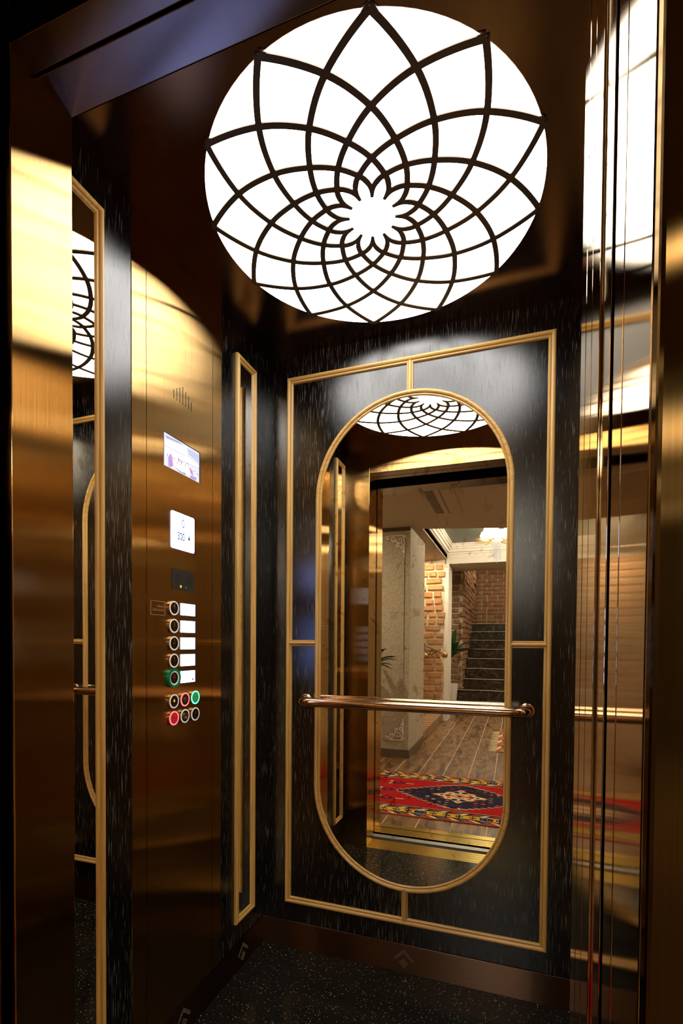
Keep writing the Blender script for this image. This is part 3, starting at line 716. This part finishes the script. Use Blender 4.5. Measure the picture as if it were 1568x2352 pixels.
# rugs: every knot row coloured in code
RED = (.42, .012, .014); NAVY = (.022, .022, .050); CREAM = (.70, .55, .33); YEL = (.62, .42, .025); BRN = (.10, .035, .02); ORG = (.50, .10, .03); BLU = (.10, .13, .20)
def rug(name, label, cx, cy, lx, ly, nx, ny, fn, rz=0.0):
    bm = bmesh.new(); cl = bm.loops.layers.float_color.new('Col')
    g = [[bm.verts.new(((i/nx-.5)*lx, (j/ny-.5)*ly, 0.007)) for j in range(ny+1)] for i in range(nx+1)]
    for i in range(nx):
        for j in range(ny):
            f = bm.faces.new((g[i][j], g[i+1][j], g[i+1][j+1], g[i][j+1])); c = fn((i+.5)/nx*lx-lx/2, (j+.5)/ny*ly-ly/2)
            for l in f.loops: l[cl] = (*c, 1)
    r = bmesh.ops.extrude_face_region(bm, geom=bm.faces[:])
    for v in r['geom']:
        if isinstance(v, bmesh.types.BMVert): v.co.z = 0.001
    m, nt, b = newmat('woven wool '+name); a = N(nt, 'ShaderNodeVertexColor', layer_name='Col'); nt.links.new(a.outputs[0], b.inputs['Base Color'])
    b.inputs['Roughness'].default_value = 0.95; b.inputs['Specular IOR Level'].default_value = 0.1
    root = thing(name, label, 'rug', (cx, cy, 0)); root.rotation_euler.z = rz
    obj('pile', bm, m, root)
    return root
def hsh(a, b): return (math.sin(a*127.1+b*311.7)*43758.5453) % 1
def runner(x, y):
    e = 0.535-abs(y)              # distance from long edge
    sy = -1 if y < 0 else 1
    ex = 1.25-abs(x)
    e = min(e, ex)
    s = x if e < ex else y
    if e < .012: return ORG
    if e < .050:                  # barber pole
        k = int(math.floor((s*sy+e*1.3)/.034)) % 4; return (RED, CREAM, NAVY, BLU)[k] if k != 1 or e < .046 else CREAM
    if e < .060: return BRN
    if e < .135:                  # yellow border
        t = (s/.085) % 1-.5; q = (e-.0975)/.0375
        k = int(math.floor(s/.085)) % 5
        if abs(t)+abs(q)*.8 < .26 and k != 2: return NAVY
        if abs(t) < .05 or (abs(abs(t)-.22) < .05 and abs(q) < .35): return NAVY
        if k == 2 and abs(q) < .75: return (BLU, BRN, NAVY)[int(t*12) % 3]
        if k == 2: return CREAM
        if abs(q) > .82: return BRN
        return YEL
    if e < .170:
        k = int(math.floor((s*sy-e)/.034)) % 4; return (BLU, CREAM, NAVY, RED)[k]
    if e < .187: return BRN
    if e < .195: return (.35, .22, .10)
    # field
    ax, ay = abs(x), abs(y)
    st_ = math.floor(ax/.042)*.042
    hy = .305*max(0, 1-(st_/.47)**1.25)
    if ax < .47 and ay < hy+.0:
        c = abs(x)/.19+abs(y)/.155
        wob = .09*math.cos(math.atan2(y/.155, x/.19)*8)
        if c < 1.02+wob:
            if c > .93+wob: return (.45, .20, .08)
            if c < .16: return NAVY
            if c < .26: return CREAM
            if c < .36: return RED
            for px, py, rr, cc in ((.085, 0, .022, BRN), (.13, 0, .014, NAVY), (.03, .09, .024, NAVY), (.075, .045, .016, ORG), (0, .125, .010, BRN)):
                if (ax-px)**2+(ay-py)**2 < rr*rr: return cc
            return CREAM
        if ay > hy-.014: return (.55, .40, .22)
        h_ = hsh(math.floor(x/.05), math.floor(y/.05)); ux, uy = (x/.05) % 1-.5, (y/.05) % 1-.5
        if h_ > .62 and abs(ux)+abs(uy)*1.4 < .36: return (CREAM, RED, (.30, .22, .16), ORG)[int(h_*97) % 4]
        if h_ < .25 and abs(ux) < .3 and abs(uy) < .2: return BRN
        return NAVY
    # vases
    for px in (.47, .90):
        for py in (-.205, 0.0, .205):
            dx, dy = ax-px-.0*py, y-py
            if px == .47 and py == 0: dx -= .04
            if dx > -.09 and dx < .12:
                if abs(dy) < .045*(1-abs(dx-.04)/.07) : return NAVY if (dx-.04)**2+dy*dy > .0004 else RED
                if abs(dy) < .006 and dx < 0: return CREAM
                for fx, fy in ((.085, .0), (.10, .03), (.10, -.03)):
                    if (dx-fx)**2+(dy-fy)**2 < .00026: return CREAM if hsh(int(dx*200), int(dy*200)) > .3 else (.45, .3, .15)
    if ax > .56 and ay > .345-.35*max(0, .75-ax)-.12*(ax-.75 if ax > .75 else 0)+.0 and ax+.9*ay > .90:
        return NAVY if hsh(math.floor(x/.03), math.floor(y/.03)) < .75 else ORG
    return RED if hsh(math.floor(x/.012), math.floor(y/.012)) > .15 else tuple(c*.8 for c in RED)
rug('runner_rug', 'red runner rug with navy medallion and yellow borders in front of the lift', .53, -2.068, 2.5, 1.07, 420, 190, runner)
def small(x, y):
    k = int(math.floor((x+y*.4)/.05)) % 3; q = abs(y) % .12
    if abs(x) > .42: return (.40, .12, .05) if k else CREAM
    return ((.36, .05, .03), (.28, .18, .10), (.45, .22, .12))[k] if q > .03 else (.10, .10, .10)
r2 = rug('small_rug', 'small faded red rug with cream fringe on the wood tiles', 1.20, -4.40, .93, 1.25, 60, 60, small)
bm = bmesh.new()
for i in range(60):
    y = -.62+i*1.24/59; tube(bm, [(-.462, y, .006), (-.50, y+random.uniform(-.01, .01), .006), (-.545+random.uniform(-.012, .012), y+random.uniform(-.02, .02), .004)], [.006, .006, .002], 4)
stuff(obj('fringe', bm, M['fringe'], r2))
# chandelier in the mirror, and an added copy out of view
def chandelier(x, y, label):
    c = thing('chandelier', label, 'chandelier', (x, y, 2.62), 'lobby chandeliers')
    zt = lambda r0, z: None
    def lathe(P, n=36):
        bm = bmesh.new(); rg_ = [[bm.verts.new((x+r*math.cos(2*PI*k/n), y+r*math.sin(2*PI*k/n), z)) for k in range(n)] for r, z in P]
        for a, b in zip(rg_, rg_[1:]):
            for k in range(n): bm.faces.new((a[k], a[(k+1) % n], b[(k+1) % n], b[k]))
        bm.faces.new(rg_[0]); bm.faces.new(rg_[-1][::-1]); return bm
    part('opal_shade', lathe([(.10, 2.615), (.155, 2.60), (.165, 2.56), (.16, 2.535)]), M['chand'], c, True)
    part('band', lathe([(.170, 2.535), (.196, 2.53), (.196, 2.522), (.17, 2.52)]), M['brass'], c)
    part('opal_shade', lathe([(.185, 2.522), (.205, 2.49), (.19, 2.455), (.12, 2.44)]), M['chand'], c, True)
    bm = bmesh.new()
    for i in range(70):
        a = 2*PI*i/70+random.uniform(-.03, .03); r = random.uniform(.25, .31); z = random.uniform(2.41, 2.45)
        tube(bm, [(x+.07*math.cos(a), y+.07*math.sin(a), 2.43), (x+r*math.cos(a), y+r*math.sin(a), z)], [.004, .0015], 4)
    part('spike_ring', bm, M['brass'], c)
    bm = bmesh.new()
    for i in range(40):
        a = random.uniform(0, 2*PI); r = .05*math.sqrt(random.random()); zb = 2.19+random.uniform(-.06, .05)+r*.8
        tube(bm, [(x+r*math.cos(a), y+r*math.sin(a), 2.44), (x+r*math.cos(a), y+r*math.sin(a), zb)], .004, 4)
    part('crystal_strand', bm, M['crystal'], c)
chandelier(0.69, -4.70, 'glowing round chandelier with brass spikes and hanging crystals')
chandelier(2.15, -4.70, 'added unseen chandelier further right that lights the lobby')  # unseen copy, added to brighten the lobby
# downlights: the pier's, and others added to light lobby and stairs
for i, (x, y, z, l) in enumerate(((1.75, -2.5, 2.30, 'added unseen downlight in the soffit right of the lift door'), (-0.85, -2.35, 2.30, 'added unseen downlight in the soffit left of the lift door'), (1.0, -6.15, 2.33, 'added downlight under the far beam that lights the lobby'), (-0.36, -5.35, 2.40, 'recessed downlight above the brick pier'), (0.30, -8.1, 3.3, 'added downlight over the lower staircase in place of the LED wash'), (0.30, -9.5, 3.3, 'added downlight over the upper staircase in place of the LED wash'))):
    d = thing('downlight', l, 'downlight', (x, y, z), 'recessed lobby downlights')
    part('trim_ring', ringprism(bmesh.new(), .038, .05, (x, y), lambda u, v, h: Vector((u, v, z-h)), 0, .004, 24), M['white'], d)
    part('lens', prism(bmesh.new(), disc(.038, 20, (x, y)), lambda u, v, h: Vector((u, v, z-h)), 0, .002), M['downl'], d)
# plants
def plant(name, label, x, y, zb, pot, leaves, hl, seed, lean=0.01, flat=1.0):
    rnd = random.Random(seed)
    r = thing(name, label, 'plant', (x, y, 0), 'potted lobby plants')
    bm = bmesh.new(); tube(bm, [(x, y, 0), (x, y, pot)], [.09, .13], 24); part('pot', bm, M['pot'], r)
    bm = bmesh.new(); tube(bm, [(x, y, pot-.02), (x+lean*.4, y, (pot+zb)/2), (x+lean, y, zb)], [.014, .012, .010], 8); part('stem', bm, M['twig'], r)
    for i in range(leaves):
        a = 2*PI*i/leaves+rnd.uniform(-.3, .3); L_ = hl*rnd.uniform(.7, 1.1); el = rnd.uniform(.1, .9) if seed == 3 else rnd.uniform(.5, 1.35); b0 = Vector((x+lean, y, zb-rnd.uniform(0, .12)))
        d = Vector((math.cos(a)*math.cos(el), math.sin(a)*math.cos(el)*flat, math.sin(el))); side = d.cross(Vector((0, 0, 1))).normalized()
        bm = bmesh.new(); prev = None
        for k in range(8):
            t = k/7; wd = .032*hl/.3*math.sin(PI*min(1, t*.93+.07))**.8; c = b0+d*L_*t+Vector((0, 0, -.35*L_*t*t*math.cos(el)))
            row = [bm.verts.new(c+side*wd+Vector((0, 0, .25*wd))), bm.verts.new(c-Vector((0, 0, .15*wd))), bm.verts.new(c-side*wd+Vector((0, 0, .25*wd)))]
            if prev:
                bm.faces.new((prev[0], prev[1], row[1], row[0])); bm.faces.new((prev[1], prev[2], row[2], row[1]))
            prev = row
        part('leaf', bm, M['leaf'], r, True)
plant('potted_plant', 'broad-leaved green plant against the plaster pillar', -0.55, -2.90, 1.04, .30, 26, .27, 3, 0.19, 0.6)
plant('potted_plant', 'spiky green plant in a white pot beside the staircase', -0.10, -6.72, 1.02, .48, 20, .48, 5)
# wire branch sculpture with brass balls on the brick pier
sc = thing('wall_sculpture', 'dark wire branch with brass balls on the brick pier', 'sculpture', (-0.25, -5.70, 1.0))
bm = bmesh.new()
tube(bm, [(-.42, -5.70, 1.17), (-.30, -5.6, 1.10), (-.16, -5.45, 1.05), (-.02, -5.32, 1.0)], .008, 6)
tube(bm, [(-.42, -5.69, 1.05), (-.33, -5.55, 1.0), (-.22, -5.5, .99), (-.14, -5.48, 1.05)], .007, 6)
tube(bm, [(-.16, -5.45, 1.05), (-.14, -5.44, .97), (-.09, -5.42, .93)], .006, 6)
tube(bm, [(-.22, -5.5, 1.07), (-.25, -5.5, 1.0), (-.20, -5.5, .95)], .006, 6)
part('wire_branch', bm, M['twig'], sc)
for x, y, z in ((-.313, -5.50, .972), (-.014, -5.30, .993)):
    bm = bmesh.new(); bmesh.ops.create_uvsphere(bm, u_segments=20, v_segments=12, radius=.046); bmesh.ops.translate(bm, verts=bm.verts, vec=(x, y, z)); part('brass_ball', bm, M['brass'], sc, True)
